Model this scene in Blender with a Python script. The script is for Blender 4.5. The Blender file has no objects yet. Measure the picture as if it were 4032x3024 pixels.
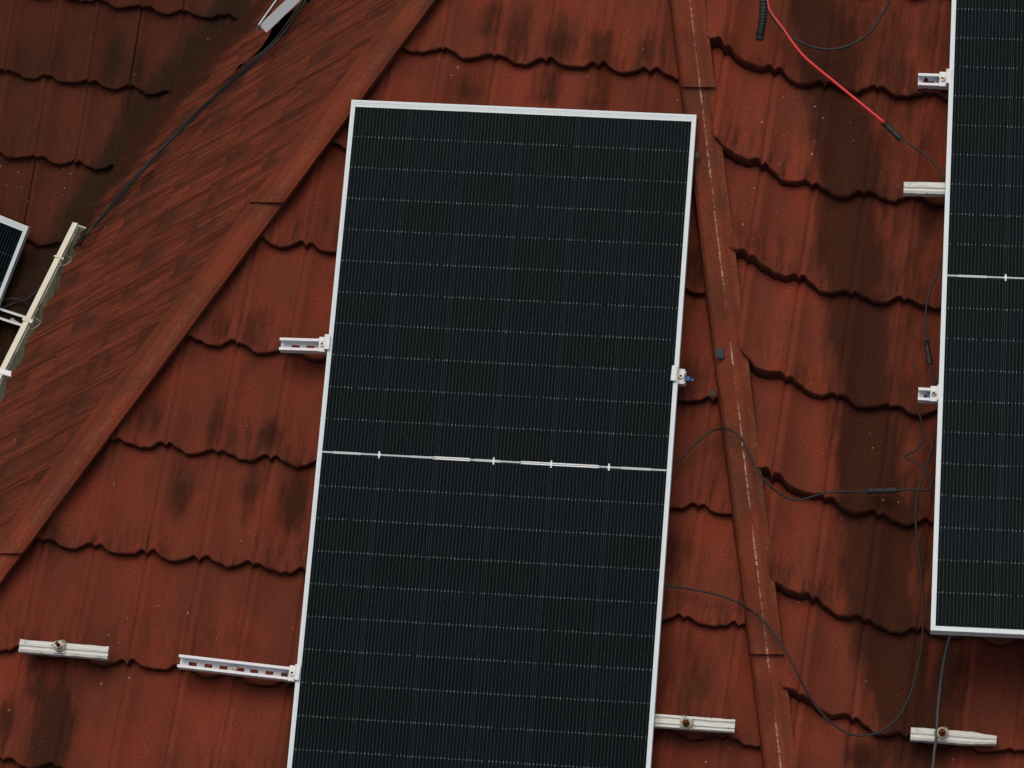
import bpy, bmesh, math, random
import numpy as np
from mathutils import Vector, Matrix
random.seed(7)
rng = np.random.default_rng(11)
SC = bpy.context.scene
COL = SC.collection

# ------------------------------------------------------------------ camera, world, sun, exposure
F_PX = 15000.0                      # focal length of the drone's tele lens in photo pixels (4032 wide)
UPC = np.array([-0.024898, -0.640396, -0.767641]); UPC /= np.linalg.norm(UPC)
CD = np.array([0.985482, 0.113278, -0.126464])
EAST = CD - UPC*(CD@UPC); EAST /= np.linalg.norm(EAST)
NORTH = np.cross(UPC, EAST)
M3 = np.array([EAST, NORTH, UPC])   # survey axes (camera) -> world
CAM_H = 15.6
def W(p):
    q = M3@np.asarray(p, float); return Vector((q[0], q[1], q[2]+CAM_H))
def WD(d):
    q = M3@np.asarray(d, float); return Vector(q)
cam_d = bpy.data.cameras.new('camera'); cam = bpy.data.objects.new('camera', cam_d); COL.objects.link(cam)
cam_d.sensor_width = 36.0; cam_d.lens = F_PX/4032*36.0
cam_d.clip_start = 0.5; cam_d.clip_end = 3000
cm = Matrix(np.array(M3@np.diag([1, -1, -1])).tolist()).to_4x4(); cm.translation = (0, 0, CAM_H)
cam.matrix_world = cm
SC.camera = cam

world = bpy.data.worlds.new('World'); SC.world = world; world.use_nodes = True
wn = world.node_tree; bg = wn.nodes['Background']
sky = wn.nodes.new('ShaderNodeTexSky'); sky.sky_type = 'NISHITA'; sky.sun_disc = False
SUN_DIR = Vector((-0.14, 0.06, 0.98)).normalized()      # towards the sun
sun_el = math.asin(SUN_DIR.z); sun_az = math.atan2(SUN_DIR.x, SUN_DIR.y)
sky.sun_elevation = sun_el; sky.sun_rotation = sun_az
sky.air_density = 1.0; sky.dust_density = 6.0; sky.ozone_density = 1.0
wn.links.new(sky.outputs[0], bg.inputs[0]); bg.inputs[1].default_value = 0.085
sd = bpy.data.lights.new('sun', 'SUN'); sd.energy = 1.15; sd.angle = math.radians(50); sd.color = (1.0, 0.95, 0.86)
so = bpy.data.objects.new('sun', sd); COL.objects.link(so)
so.rotation_euler = (-SUN_DIR).to_track_quat('-Z', 'Y').to_euler()
SC.view_settings.view_transform = 'Standard'; SC.view_settings.look = 'None'
SC.view_settings.exposure = 0.0; SC.view_settings.gamma = 1.0; SC.view_settings.use_curve_mapping = False

# ------------------------------------------------------------------ roof planes (surveyed from the photo, metres)
K = 4032/2212                       # photo coordinates below are on a 2212-wide copy of the photo
def ray(p): return np.array([(p[0]*K-2016)/F_PX, (p[1]*K-1512)/F_PX, 1.0])
def px(P): return np.array([(2016+F_PX*P[0]/P[2])/K, (1512+F_PX*P[1]/P[2])/K])
class Plane:
    """a roof slope: x along the courses, y up the slope, z out of the roof"""
    def __init__(s, O, n, u):
        s.O = np.array(O, float); s.n = np.array(n, float)/np.linalg.norm(n)
        u = np.array(u, float); u -= s.n*(u@s.n); s.u = u/np.linalg.norm(u)
        s.y = np.cross(s.n, s.u)
        s.M = Matrix([list(r) for r in np.array([WD(s.u), WD(s.y), WD(s.n)]).T]).to_4x4()
        s.M.translation = W(s.O)
    def hit(s, p, z=0.0):           # sight line through photo point p -> survey point on the slope raised by z
        r = ray(p); return r*(((s.O+z*s.n)@s.n)/(s.n@r))
    def loc(s, P):
        d = np.asarray(P)-s.O; return np.array([d@s.u, d@s.y, d@s.n])
    def at(s, p, z=0.0): return s.loc(s.hit(p, z))
    def surv(s, l): return s.O+s.u*l[0]+s.y*l[1]+s.n*(l[2] if len(l) > 2 else 0)
N3 = [-0.091054, -0.276055, -0.956819]
P3 = Plane([0.0, 0.000749, 12.332553], N3, CD)
P2 = Plane([-0.788508, -0.57992, 12.575121], [-0.706332, -0.59188, -0.388294], [-0.285956, 0.740357, -0.608359])
P1 = Plane([-1.303352, -1.060164, 14.243696], [-0.138189, -0.036022, -0.989751], [0.981085, 0.131804, -0.141776])

# ------------------------------------------------------------------ helpers
def tag(o, label=None, cat=None, group=None, kind=None):
    if label: o['label'] = label
    if cat: o['category'] = cat
    if group: o['group'] = group
    if kind: o['kind'] = kind
    return o
def empty(name, mat=None, parent=None):
    o = bpy.data.objects.new(name, None); o.empty_display_size = 0.1; COL.objects.link(o)
    if parent: o.parent = parent
    if mat is not None: o.matrix_local = mat
    return o
def link_mesh(name, me, mat, parent=None, M=None):
    if mat and not me.materials: me.materials.append(mat)
    o = bpy.data.objects.new(name, me); COL.objects.link(o)
    if parent: o.parent = parent
    if M is not None: o.matrix_local = M
    return o
def from_bm(name, bm, mat, parent=None, M=None, smooth=False):
    bmesh.ops.recalc_face_normals(bm, faces=bm.faces[:])
    me = bpy.data.meshes.new(name); bm.to_mesh(me); bm.free()
    if smooth:
        for p in me.polygons: p.use_smooth = True
    return link_mesh(name, me, mat, parent, M)
def box(bm, x0, x1, y0, y1, z0, z1, bev=0.0):
    r = bmesh.ops.create_cube(bm, size=1.0)
    for v in r['verts']:
        v.co = Vector((x0+(x1-x0)*(v.co.x+.5), y0+(y1-y0)*(v.co.y+.5), z0+(z1-z0)*(v.co.z+.5)))
    if bev:
        es = list({e for v in r['verts'] for e in v.link_edges})
        bmesh.ops.bevel(bm, geom=es, offset=bev, segments=1, affect='EDGES')
def cyl(bm, c, r, z0, z1, n=12, r2=None):
    r2 = r if r2 is None else r2
    a = [bm.verts.new((c[0]+r*math.cos(2*math.pi*i/n), c[1]+r*math.sin(2*math.pi*i/n), z0)) for i in range(n)]
    b = [bm.verts.new((c[0]+r2*math.cos(2*math.pi*i/n), c[1]+r2*math.sin(2*math.pi*i/n), z1)) for i in range(n)]
    for i in range(n): bm.faces.new((a[i], a[(i+1) % n], b[(i+1) % n], b[i]))
    bm.faces.new(a[::-1]); bm.faces.new(b)
def loft(bm, rings, closed=True, caps=True):
    rs = [[bm.verts.new(p) for p in r] for r in rings]
    n = len(rs[0])
    for a, b in zip(rs, rs[1:]):
        for i in range(n if closed else n-1):
            bm.faces.new((a[i], a[(i+1) % n], b[(i+1) % n], b[i]))
    if caps and closed: bm.faces.new(rs[0][::-1]); bm.faces.new(rs[-1])
def spline(pts, per=8):
    pts = [np.array(p, float) for p in pts]; out = []
    P = [2*pts[0]-pts[1]]+pts+[2*pts[-1]-pts[-2]]
    for i in range(1, len(P)-2):
        for k in range(per):
            t = k/per; a, b, c, d = P[i-1], P[i], P[i+1], P[i+2]
            out.append(.5*((2*b)+(c-a)*t+(2*a-5*b+4*c-d)*t*t+(3*b-a-3*c+d)*t**3))
    out.append(pts[-1]); return out
def tube(bm, pts, r, n=8):
    pts = [Vector(p) for p in pts]; rr = r if hasattr(r, '__len__') else [r]*len(pts)
    t0 = (pts[1]-pts[0]).normalized(); ref = t0.orthogonal().normalized(); rings = []
    for i, p in enumerate(pts):
        t = (pts[min(i+1, len(pts)-1)]-pts[max(i-1, 0)]).normalized()
        ref = (ref-t*ref.dot(t)).normalized(); b = t.cross(ref)
        rings.append([p+rr[i]*(ref*math.cos(2*math.pi*k/n)+b*math.sin(2*math.pi*k/n)) for k in range(n)])
    loft(bm, rings)

# ------------------------------------------------------------------ materials
def mat(name):
    m = bpy.data.materials.new(name); m.use_nodes = True
    nt = m.node_tree; b = nt.nodes['Principled BSDF']; return m, nt, b
def nd(nt, t, **kw):
    n = nt.nodes.new(t)
    for k, v in kw.items(): setattr(n, k, v)
    return n
def math_n(nt, op, a, b=None, c=None, clamp=False):
    n = nd(nt, 'ShaderNodeMath', operation=op, use_clamp=clamp)
    for i, v in enumerate((a, b, c)):
        if v is None: continue
        if isinstance(v, (int, float)): n.inputs[i].default_value = v
        else: nt.links.new(v, n.inputs[i])
    return n.outputs[0]
def mix_c(nt, fac, a, b, mode='MIX'):
    n = nd(nt, 'ShaderNodeMix', data_type='RGBA', blend_type=mode)
    for i, v in ((0, fac), (6, a), (7, b)):
        if isinstance(v, (int, float)): n.inputs[i].default_value = v
        elif isinstance(v, tuple): n.inputs[i].default_value = (*v, 1)
        else: nt.links.new(v, n.inputs[i])
    return n.outputs[2]
def noise(nt, vec, scale, detail=3, rough=.55, s=(1, 1, 1), off=(0, 0, 0)):
    mp = nd(nt, 'ShaderNodeMapping'); mp.inputs['Scale'].default_value = s; mp.inputs['Location'].default_value = off
    nt.links.new(vec, mp.inputs['Vector'])
    n = nd(nt, 'ShaderNodeTexNoise'); n.inputs['Scale'].default_value = scale
    n.inputs['Detail'].default_value = detail; n.inputs['Roughness'].default_value = rough
    nt.links.new(mp.outputs[0], n.inputs['Vector']); return n.outputs['Fac']
def ramp(nt, fac, lo, hi):
    n = nd(nt, 'ShaderNodeMapRange', interpolation_type='SMOOTHSTEP')
    n.inputs[1].default_value = lo; n.inputs[2].default_value = hi
    nt.links.new(fac, n.inputs[0]); return n.outputs[0]

def plain(name, col, rough=.6, metal=0.0, spec=.4, var=.12, scale=30, dirt=None, dirt_lo=.55, dirt_hi=.75):
    m, nt, b = mat(name)
    pos = nd(nt, 'ShaderNodeTexCoord').outputs['Object']
    n = noise(nt, pos, scale, 4, .6)
    c = mix_c(nt, n, tuple(x*(1-var) for x in col), tuple(min(1, x*(1+var)) for x in col))
    if dirt:
        c = mix_c(nt, ramp(nt, noise(nt, pos, scale*.9, 5, .7, (1, 1, 1), (3, 7, 1)), dirt_lo, dirt_hi), c, dirt)
    nt.links.new(c, b.inputs['Base Color'])
    b.inputs['Roughness'].default_value = rough; b.inputs['Metallic'].default_value = metal
    b.inputs['Specular IOR Level'].default_value = spec
    return m
def tile_material(name, red, brown, streak_amt=1.0, soot=(.026, .016, .010), moss=(.0105, .0100, .0060), dusty=0.0, long_streaks=.30, pans=0.0, ribs=.16, vary=.26):
    m, nt, b = mat(name)
    uv = nd(nt, 'ShaderNodeUVMap', uv_map='roof').outputs[0]
    tl = nd(nt, 'ShaderNodeUVMap', uv_map='tile').outputs[0]
    sx = nd(nt, 'ShaderNodeSeparateXYZ'); nt.links.new(tl, sx.inputs[0]); s = sx.outputs[1]
    oi = nd(nt, 'ShaderNodeObjectInfo').outputs['Random']
    at = nd(nt, 'ShaderNodeAttribute', attribute_name='moss').outputs['Fac']
    cloud = noise(nt, uv, 4.5, 4, .6, (1, .7, 1))
    c = mix_c(nt, ramp(nt, cloud, .36, .66), red, brown)
    lng = noise(nt, uv, 30, 4, .65, (1, .16, 1), (3.1, 0, 0))
    c = mix_c(nt, math_n(nt, 'MULTIPLY', ramp(nt, lng, .42, .74), long_streaks), c, tuple(x*.45 for x in brown))
    if pans:
        l2 = noise(nt, uv, 70, 3, .6, (1, .03, 1), (8.1, 3, 0))
        c = mix_c(nt, math_n(nt, 'MULTIPLY', ramp(nt, l2, .52, .64), .6), c, tuple(x*1.5 for x in red))
        c = mix_c(nt, math_n(nt, 'MULTIPLY', ramp(nt, l2, .50, .38), .75), c, tuple(x*.5 for x in brown))
    # per tile tone
    hs = nd(nt, 'ShaderNodeHueSaturation'); nt.links.new(c, hs.inputs['Color'])
    hs.inputs['Hue'].default_value = .5
    nt.links.new(math_n(nt, 'MULTIPLY_ADD', oi, vary, 1.0-vary*.54), hs.inputs['Value']); c = hs.outputs[0]
    # run-off streaks that gather towards the lower edge of each tile
    st = noise(nt, uv, 40, 5, .65, (1, .15, 1), (0, 7.7, 0))
    patch = noise(nt, uv, 2.6, 2, .5, (1, 1, 1), (1.7, 4.2, 0))
    low = ramp(nt, s, .30, .98)
    k = math_n(nt, 'MULTIPLY', ramp(nt, st, .44, .66), low)
    k = math_n(nt, 'MULTIPLY', k, ramp(nt, patch, .38, .58))
    k = math_n(nt, 'MULTIPLY', k, .80*streak_amt)
    c = mix_c(nt, k, c, soot)
    if ribs:                         # roll relief painted into the colour: shaded grooves darker, lit tops lighter
        fx = math_n(nt, 'FRACT', math_n(nt, 'MULTIPLY', sx.outputs[0], 2.0))
        pc = math_n(nt, 'ABSOLUTE', math_n(nt, 'SUBTRACT', fx, .5))
        gn = noise(nt, uv, 24, 3, .6, (1, .12, 1), (6, 6, 0))
        gk = math_n(nt, 'MULTIPLY', ramp(nt, pc, .30, .365), ramp(nt, pc, .425, .375))
        c = mix_c(nt, math_n(nt, 'MULTIPLY', math_n(nt, 'MULTIPLY', gk, ramp(nt, gn, .30, .60)), ribs), c, tuple(x*.32 for x in brown))
        tk_ = math_n(nt, 'MULTIPLY', ramp(nt, pc, .39, .43), ramp(nt, pc, .485, .455))
        c = mix_c(nt, math_n(nt, 'MULTIPLY', math_n(nt, 'MULTIPLY', tk_, ramp(nt, gn, .62, .36)), ribs*.8), c, tuple(x*1.45 for x in red))
    if pans:                         # dried silt where the water stands at the foot of a pan
        fx = math_n(nt, 'FRACT', math_n(nt, 'MULTIPLY', sx.outputs[0], 2.0))
        pc = math_n(nt, 'ABSOLUTE', math_n(nt, 'SUBTRACT', fx, .5))
        pn = noise(nt, uv, 7, 3, .6, (1, .6, 1), (4, 4, 0))
        kk = math_n(nt, 'MULTIPLY', ramp(nt, pc, .40, .24), ramp(nt, s, .45, .62))
        kk = math_n(nt, 'MULTIPLY', kk, ramp(nt, pn, .44, .56))
        c = mix_c(nt, math_n(nt, 'MULTIPLY', kk, pans), c, (.030, .020, .013))
    # coating rubbed thin along the lower edge
    we = noise(nt, uv, 30, 3, .6, (1, 1, 1), (1, 9, 0))
    c = mix_c(nt, math_n(nt, 'MULTIPLY', math_n(nt, 'MULTIPLY', ramp(nt, s, .972, .99), ramp(nt, we, .45, .65)), .45), c, (.24, .10, .06))
    # algae bands
    an = noise(nt, uv, 22, 5, .7, (1, .22, 1), (9, 2, 0))
    k = math_n(nt, 'ADD', at, math_n(nt, 'MULTIPLY_ADD', an, 1.5, -.75))
    k = math_n(nt, 'MULTIPLY', ramp(nt, k, .0, .74), .95)
    k = math_n(nt, 'MULTIPLY', k, ramp(nt, at, .0, .25))
    c = mix_c(nt, k, c, moss)
    # sand-faced grain, lichen and droppings
    gr = noise(nt, uv, 200, 3, .8)
    c = mix_c(nt, math_n(nt, 'MULTIPLY', ramp(nt, gr, .36, .66), .78), c, tuple(x*.33 for x in red))
    g2 = noise(nt, uv, 420, 1, .6, (1, 1, 1), (5, 5, 0))
    c = mix_c(nt, math_n(nt, 'MULTIPLY', ramp(nt, g2, .56, .72), .36), c, (.30, .12, .065))
    sp = noise(nt, uv, 58, 1, .5, (1, 1, 1), (2, 8, 0))
    zn = noise(nt, uv, 2.3, 2, .5, (1, 1, 1), (6, 1, 0))
    k = math_n(nt, 'MULTIPLY', ramp(nt, sp, .775-.045*dusty, .80), ramp(nt, zn, .5, .62))
    c = mix_c(nt, math_n(nt, 'MULTIPLY', k, .75), c, (.46, .35, .25))
    nt.links.new(c, b.inputs['Base Color'])
    b.inputs['Roughness'].default_value = .92; b.inputs['Specular IOR Level'].default_value = .05
    bp = nd(nt, 'ShaderNodeBump'); bp.inputs['Strength'].default_value = .5; bp.inputs['Distance'].default_value = .0025
    nt.links.new(math_n(nt, 'ADD', gr, math_n(nt, 'MULTIPLY', noise(nt, uv, 45, 3), 1.2)), bp.inputs['Height'])
    nt.links.new(bp.outputs[0], b.inputs['Normal'])
    return m
RED = (.248, .049, .0255); BRN = (.160, .044, .0250)
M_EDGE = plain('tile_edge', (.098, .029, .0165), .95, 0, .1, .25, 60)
M_T3 = tile_material('tile_front', RED, BRN, 1.12, dusty=.7)
M_T2 = tile_material('tile_side', (.205, .047, .024), (.140, .040, .022), .5, long_streaks=.7, pans=.62, ribs=.8, vary=.10)
M_T1 = tile_material('tile_back', (.118, .031, .0175), (.074, .026, .015), .9, dusty=.9, moss=(.012, .014, .008))

def cap_material():
    m, nt, b = mat('cap_mortar')
    uv = nd(nt, 'ShaderNodeUVMap', uv_map='roof').outputs[0]     # x across the cap 0..1, y along in metres
    sx = nd(nt, 'ShaderNodeSeparateXYZ'); nt.links.new(uv, sx.inputs[0])
    wornat = nd(nt, 'ShaderNodeAttribute', attribute_name='worn').outputs['Fac']
    pos = nd(nt, 'ShaderNodeTexCoord').outputs['Object']
    cl = noise(nt, pos, 5, 4, .6)
    c = mix_c(nt, ramp(nt, cl, .35, .65), (.215, .045, .0215), (.140, .040, .021))
    gr = noise(nt, pos, 230, 2, .7)
    c = mix_c(nt, math_n(nt, 'MULTIPLY', ramp(nt, gr, .40, .72), .4), c, (.05, .018, .011))
    g2 = noise(nt, pos, 170, 2, .6, (1, 1, 1), (3, 3, 3))
    c = mix_c(nt, math_n(nt, 'MULTIPLY', ramp(nt, g2, .62, .74), .25), c, (.30, .13, .065))
    # paint worn off along the arris
    wn_ = noise(nt, pos, 75, 5, .8)
    w2 = noise(nt, pos, 5.5, 2, .6, (1, 1, 1), (4, 1, 2))
    k = math_n(nt, 'MULTIPLY', wornat, math_n(nt, 'MULTIPLY', ramp(nt, wn_, .44, .54), ramp(nt, w2, .34, .54)))
    c = mix_c(nt, k, c, (.60, .42, .28))
    nt.links.new(c, b.inputs['Base Color'])
    b.inputs['Roughness'].default_value = .92; b.inputs['Specular IOR Level'].default_value = .05
    bp = nd(nt, 'ShaderNodeBump'); bp.inputs['Strength'].default_value = .5; bp.inputs['Distance'].default_value = .003
    nt.links.new(gr, bp.inputs['Height']); nt.links.new(bp.outputs[0], b.inputs['Normal'])
    return m
M_CAP = cap_material()
M_DECK = plain('underlay', (.012, .007, .005), .95, 0, .1)
M_FRAME = plain('anodised_frame', (.69, .75, .755), .45, 0, .4, .04, 20)
M_RAIL = plain('white_channel', (.78, .79, .79), .5, 0, .4, .04, 40, (.45, .45, .42), .68, .8)
M_OLD = plain('weathered_channel', (.68, .68, .62), .6, 0, .3, .10, 40, (.22, .16, .09), .60, .74)
M_BOLT = plain('zinc_bolt', (.45, .42, .36), .45, .6, .4, .2, 80, (.12, .06, .03), .45, .7)
M_RUST = plain('rusty_rod', (.11, .035, .014), .8, .2, .2, .3, 90)
M_NYLON = plain('aged_washer', (.48, .42, .30), .6, 0, .3, .2, 60, (.15, .10, .05), .55, .75)
M_BLK = plain('black_cable', (.016, .017, .016), .55, 0, .35, .2, 60)
M_GREY = plain('grey_cable', (.055, .066, .062), .55, 0, .3, .15, 60)
M_REDC = plain('red_cable', (.62, .025, .022), .38, 0, .5, .06, 60)
M_BLUE = plain('blue_cap', (.012, .10, .24), .5, 0, .4, .15, 60)
M_SLATE = plain('slate_patch', (.030, .038, .040), .7, 0, .3, .3, 120)
M_CREAM = plain('cream_gutter', (.74, .70, .55), .5, 0, .35, .06, 12, (.40, .38, .24), .58, .76)
M_MOSSY = plain('gutter_lining', (.58, .57, .44), .75, 0, .2, .2, 14, (.20, .20, .11), .48, .66)
M_BUS = plain('busbar_ribbon', (.058, .084, .092), .6, 0, .1, .1, 100)
M_TICK = plain('ribbon_gap', (.25, .27, .24), .4, .0, .2, .1, 100)
M_STRIP = plain('busbar_strip', (.42, .46, .46), .45, .1, .4, .1, 60)
M_LABELW = plain('white_strip', (.85, .87, .86), .5, 0, .4, .03, 60)
M_BACK = plain('cell_gap', (.016, .040, .050), .55, 0, .15, .15, 40)
M_DARKGAP = plain('frame_groove', (.16, .18, .18), .7, 0, .2, .1, 60)
M_GROUND = plain('ground_soil', (.10, .10, .055), .95, 0, .1, .3, .4, (.06, .085, .03), .45, .6)
def cell_material():
    m, nt, b = mat('solar_cell')
    oi = nd(nt, 'ShaderNodeObjectInfo').outputs['Random']
    pos = nd(nt, 'ShaderNodeTexCoord').outputs['Object']
    c = mix_c(nt, ramp(nt, oi, .25, .75), (.0016, .0032, .0036), (.0010, .0044, .0076))
    c = mix_c(nt, math_n(nt, 'MULTIPLY', noise(nt, pos, 6, 2), .5), c, (.0014, .0050, .0076))
    nt.links.new(c, b.inputs['Base Color'])
    b.inputs['Roughness'].default_value = .12; b.inputs['Specular IOR Level'].default_value = .015
    return m
M_CELL = cell_material()

# ------------------------------------------------------------------ ground
gm = bpy.data.meshes.new('ground')
gm.from_pydata([(-400, -400, 0), (400, -400, 0), (400, 400, 0), (-400, 400, 0)], [], [(0, 1, 2, 3)])
tag(link_mesh('ground', gm, M_GROUND), kind='structure')

# ------------------------------------------------------------------ house roof
HOUSE_M = Matrix.Translation(W(P3.surv((0, 0, 0)))-Vector((0, 0, 1.0)))
house = empty('house', HOUSE_M)
tag(house, 'house roof of stained red interlocking tiles with long hip caps', 'house')
RIB = 0.172; PH = .017
def prof(x):                        # cross-section of the tile: broad pan, narrow double-nosed roll every RIB
    t = (x/RIB) % 1.0
    d = min(t, 1-t)*RIB             # distance to the roll centre
    if d < .021:
        return PH-.007*math.exp(-(d/.0055)**2)
    q = (d-.021)/(RIB/2-.021)
    return PH*(1-math.sin(q*math.pi/2))**1.15
XS = [0, .004, .008, .013, .0195, .024, .030, .040, .052, .068, .086]
XS = XS+[RIB-x for x in XS[-2::-1]]
MOSS = {}
def moss_at(key, x, y):
    v = 0.0
    for (cx, cy, rx, ry, a) in MOSS.get(key, ()):
        d = ((x-cx)/rx)**2+((y-cy)/ry)**2
        if d < 6: v = max(v, a*math.exp(-d*d*.55-d*.25))
    return v
def moss_px(key, pl, lst):
    out = MOSS.setdefault(key, [])
    for (a, b, rx, ry, s) in lst:
        c = pl.at((a, b)); ex = pl.at((a+rx, b)); ey = pl.at((a, b+ry))
        out.append((c[0], c[1], np.linalg.norm(ex-c), np.linalg.norm(ey-c), s))
def moss_line(key, pl, pts, w, s, step=18):
    for (a, b), (a2, b2) in zip(pts, pts[1:]):
        n = max(1, int(math.hypot(a2-a, b2-b)/step))
        for i in range(n):
            q = i/n; j = random.uniform(.7, 1.2)
            moss_px(key, pl, [(a+(a2-a)*q+random.uniform(-.2, .2)*w, b+(b2-b)*q, w*j, w*1.3*j, s*random.uniform(.75, 1.05))])
moss_px('front', P3, [(115, 1590, 46, 130, 1.0), (90, 1480, 40, 60, .6), (20, 1560, 18, 70, .55), (250, 1390, 60, 30, .25), (400, 1055, 34, 60, .62), (545, 1060, 26, 60, .6),
    (640, 1075, 34, 90, .8), (470, 715, 30, 34, .5), (560, 720, 32, 40, .6), (330, 900, 26, 50, .5), (470, 925, 26, 46, .55), (590, 950, 26, 40, .6),
    (1060, 62, 30, 44, .55), (1125, 80, 26, 50, .6), (1215, 95, 36, 54, .5), (1300, 120, 40, 40, .55), (1390, 120, 28, 50, .5), (1010, 190, 44, 30, .5),
    (1180, 205, 40, 36, .62), (1290, 205, 46, 34, .55), (1465, 1190, 36, 60, .5), (1505, 590, 26, 60, .6), (1500, 820, 36, 50, .6), (1475, 1560, 30, 80, .3),
    (1490, 1450, 60, 60, .35), (120, 1165, 26, 30, .5), (600, 1210, 22, 40, .2)])
moss_line('right', P3, [(1760, 0), (1800, 120), (1830, 350), (1850, 600), (1865, 850), (1878, 1100), (1905, 1320), (1950, 1480), (1990, 1640)], 60, 1.0)
moss_px('right', P3, [(1900, 160, 170, 260, .36), (1960, 560, 90, 300, .34), (1960, 1000, 80, 260, .34), (1990, 1300, 80, 200, .4), (1820, 60, 60, 70, .6), (1800, 185, 60, 40, .55), (1830, 310, 42, 110, .85), (1835, 390, 60, 60, .7), (1815, 560, 20, 70, .7), (1880, 620, 40, 60, .6),
    (1850, 770, 46, 90, .85), (1905, 800, 14, 90, .7), (1850, 880, 50, 40, .8), (1860, 1060, 24, 100, .8), (1890, 1200, 60, 90, .85), (1840, 1230, 26, 80, .7), (1940, 1120, 60, 40, .7),
    (1900, 1330, 40, 60, .8), (1930, 1440, 46, 80, .8), (1980, 1220, 40, 60, .55), (1945, 1540, 60, 60, .8), (2045, 1480, 40, 120, .8), (2000, 1600, 90, 40, .75), (1900, 1650, 90, 30, .7),
    (1960, 1030, 30, 90, .45), (2000, 700, 26, 60, .4), (1990, 330, 20, 80, .35)])
moss_line('side', P2, [(560, 20), (470, 110), (380, 220), (290, 330), (220, 420), (160, 520)], 26, .8)
moss_line('side', P2, [(690, -10), (600, 90), (520, 170), (420, 262), (300, 390), (190, 520)], 10, .75)
moss_line('back', P1, [(520, 40), (430, 130), (330, 240), (250, 380), (210, 450), (150, 560), (60, 640)], 46, .95)
moss_px('back', P1, [(395, 185, 30, 40, .9), (335, 250, 34, 90, .8), (260, 410, 40, 50, .9), (290, 160, 26, 60, .5), (250, 130, 18, 70, .55), (40, 700, 90, 110, .9), (110, 600, 80, 70, .8), (0, 560, 60, 60, .5), (20, 800, 60, 90, .8)])

def make_tile(parent, pl, key, mat_, x0, ylow, w, gauge, thick, lap, lift=None, clips=(), seed=0, jit=1.0, chips=0.0, scl=.020, pitch=None, nose=.003):
    """one interlocking tile; x0 = left edge, ylow = lower edge, in slope coordinates"""
    r = random.Random(seed)
    xs = []
    for k in range(int(round(w/RIB))): xs += [k*RIB+x for x in XS[(1 if k else 0):]]
    xs = [x for x in xs if x <= w+1e-6]
    xs = [x*(pitch/w if pitch else 1.0) for x in xs]; w0 = w; w = pitch or w
    xs[0] -= .0012; xs[-1] += .0012
    L = gauge+.07
    ts = [None, 'b', 0.0, .004, .012, .04, .10, .17, .25, L-.05, L]
    dz = r.uniform(-.001, .0012)*jit; tilt = r.uniform(-.0022, .0022)*jit; dy = r.uniform(-.005, .005)*jit; rot = r.uniform(-.006, .006)*jit
    bm = bmesh.new(); uvr = bm.loops.layers.uv.new('roof'); uvt = bm.loops.layers.uv.new('tile'); ml = bm.verts.layers.float.new('moss')
    cx = x0+w/2
    info = {}; grid = []
    ph = r.uniform(0, 9)
    for t in ts:
        row = []
        for x in xs:
            h = prof(x*w0/w); tt = t if isinstance(t, float) else 0.0
            scal = scl*(h/PH)*math.exp(-tt/.05) + .0026*math.sin(x*61+ph)*math.exp(-tt/.03)+.0022*math.sin(x*147+2*ph)*(1+.8*math.sin(x*33+ph))*math.exp(-tt/.02)
            if chips: scal += chips*max(0, math.sin(x*38+ph*3)-.55)*math.exp(-tt/.02)
            yy = tt+scal+dy+rot*(x-w/2)
            sw_ = min(1, lift(x0+x, ylow)[0]/.045) if lift and key == 'right' else 0.0
            z = h+lap*(1+.6*sw_)*(1-tt/L)+dz+tilt*(x-w/2)/w*2
            tk = thick*(1+1.5*sw_)
            if t is None: z -= tk; yy += .030
            elif t == 'b': z -= tk; yy -= nose*(1+7*sw_)
            elif t == 0.0: z -= .0035
            X = x0+x; Y = ylow+yy
            if lift:
                lz, ly = lift(X, Y); z += lz; Y += ly
            v = bm.verts.new((X-cx, Y-ylow, z)); v[ml] = moss_at(key, X, Y)
            info[v] = (X, Y, x/w, 1-min(1.0, tt/gauge)); row.append(v)
        grid.append(row)
    for g_, (a, b) in enumerate(zip(grid, grid[1:])):
        for i in range(len(xs)-1):
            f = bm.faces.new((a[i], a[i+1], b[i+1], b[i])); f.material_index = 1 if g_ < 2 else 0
    for f in bm.faces:
        f.smooth = True
        for l in f.loops:
            X, Y, q, s = info[l.vert]; l[uvr].uv = (X, Y); l[uvt].uv = (q, s)
    for e in bm.edges:               # crisp arris under the nose
        pass
    for (p, n) in clips:             # keep the side the normal points to
        geom = bm.verts[:]+bm.edges[:]+bm.faces[:]
        bmesh.ops.bisect_plane(bm, geom=geom, plane_co=Vector((p[0]-cx, p[1]-ylow, 0)), plane_no=Vector((n[0], n[1], 0)), clear_inner=True)
        if not bm.faces: bm.free(); return None
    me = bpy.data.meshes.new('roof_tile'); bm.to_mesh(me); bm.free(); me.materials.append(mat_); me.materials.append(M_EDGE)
    o = bpy.data.objects.new('roof_tile', me); COL.objects.link(o); o.parent = parent
    o.location = (cx, ylow, 0)
    return o
def line_clip(pl, a, b, keep, z=0.0, shift=0.0):
    """clip line through two photo points on the slope; keep = photo point on the side kept"""
    A, B, Kp = pl.at(a, z)[:2], pl.at(b, z)[:2], pl.at(keep, z)[:2]
    d = (B-A)/np.linalg.norm(B-A); n = np.array([-d[1], d[0]])
    if (Kp-A)@n < 0: n = -n
    return (A+n*shift, n)
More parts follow.
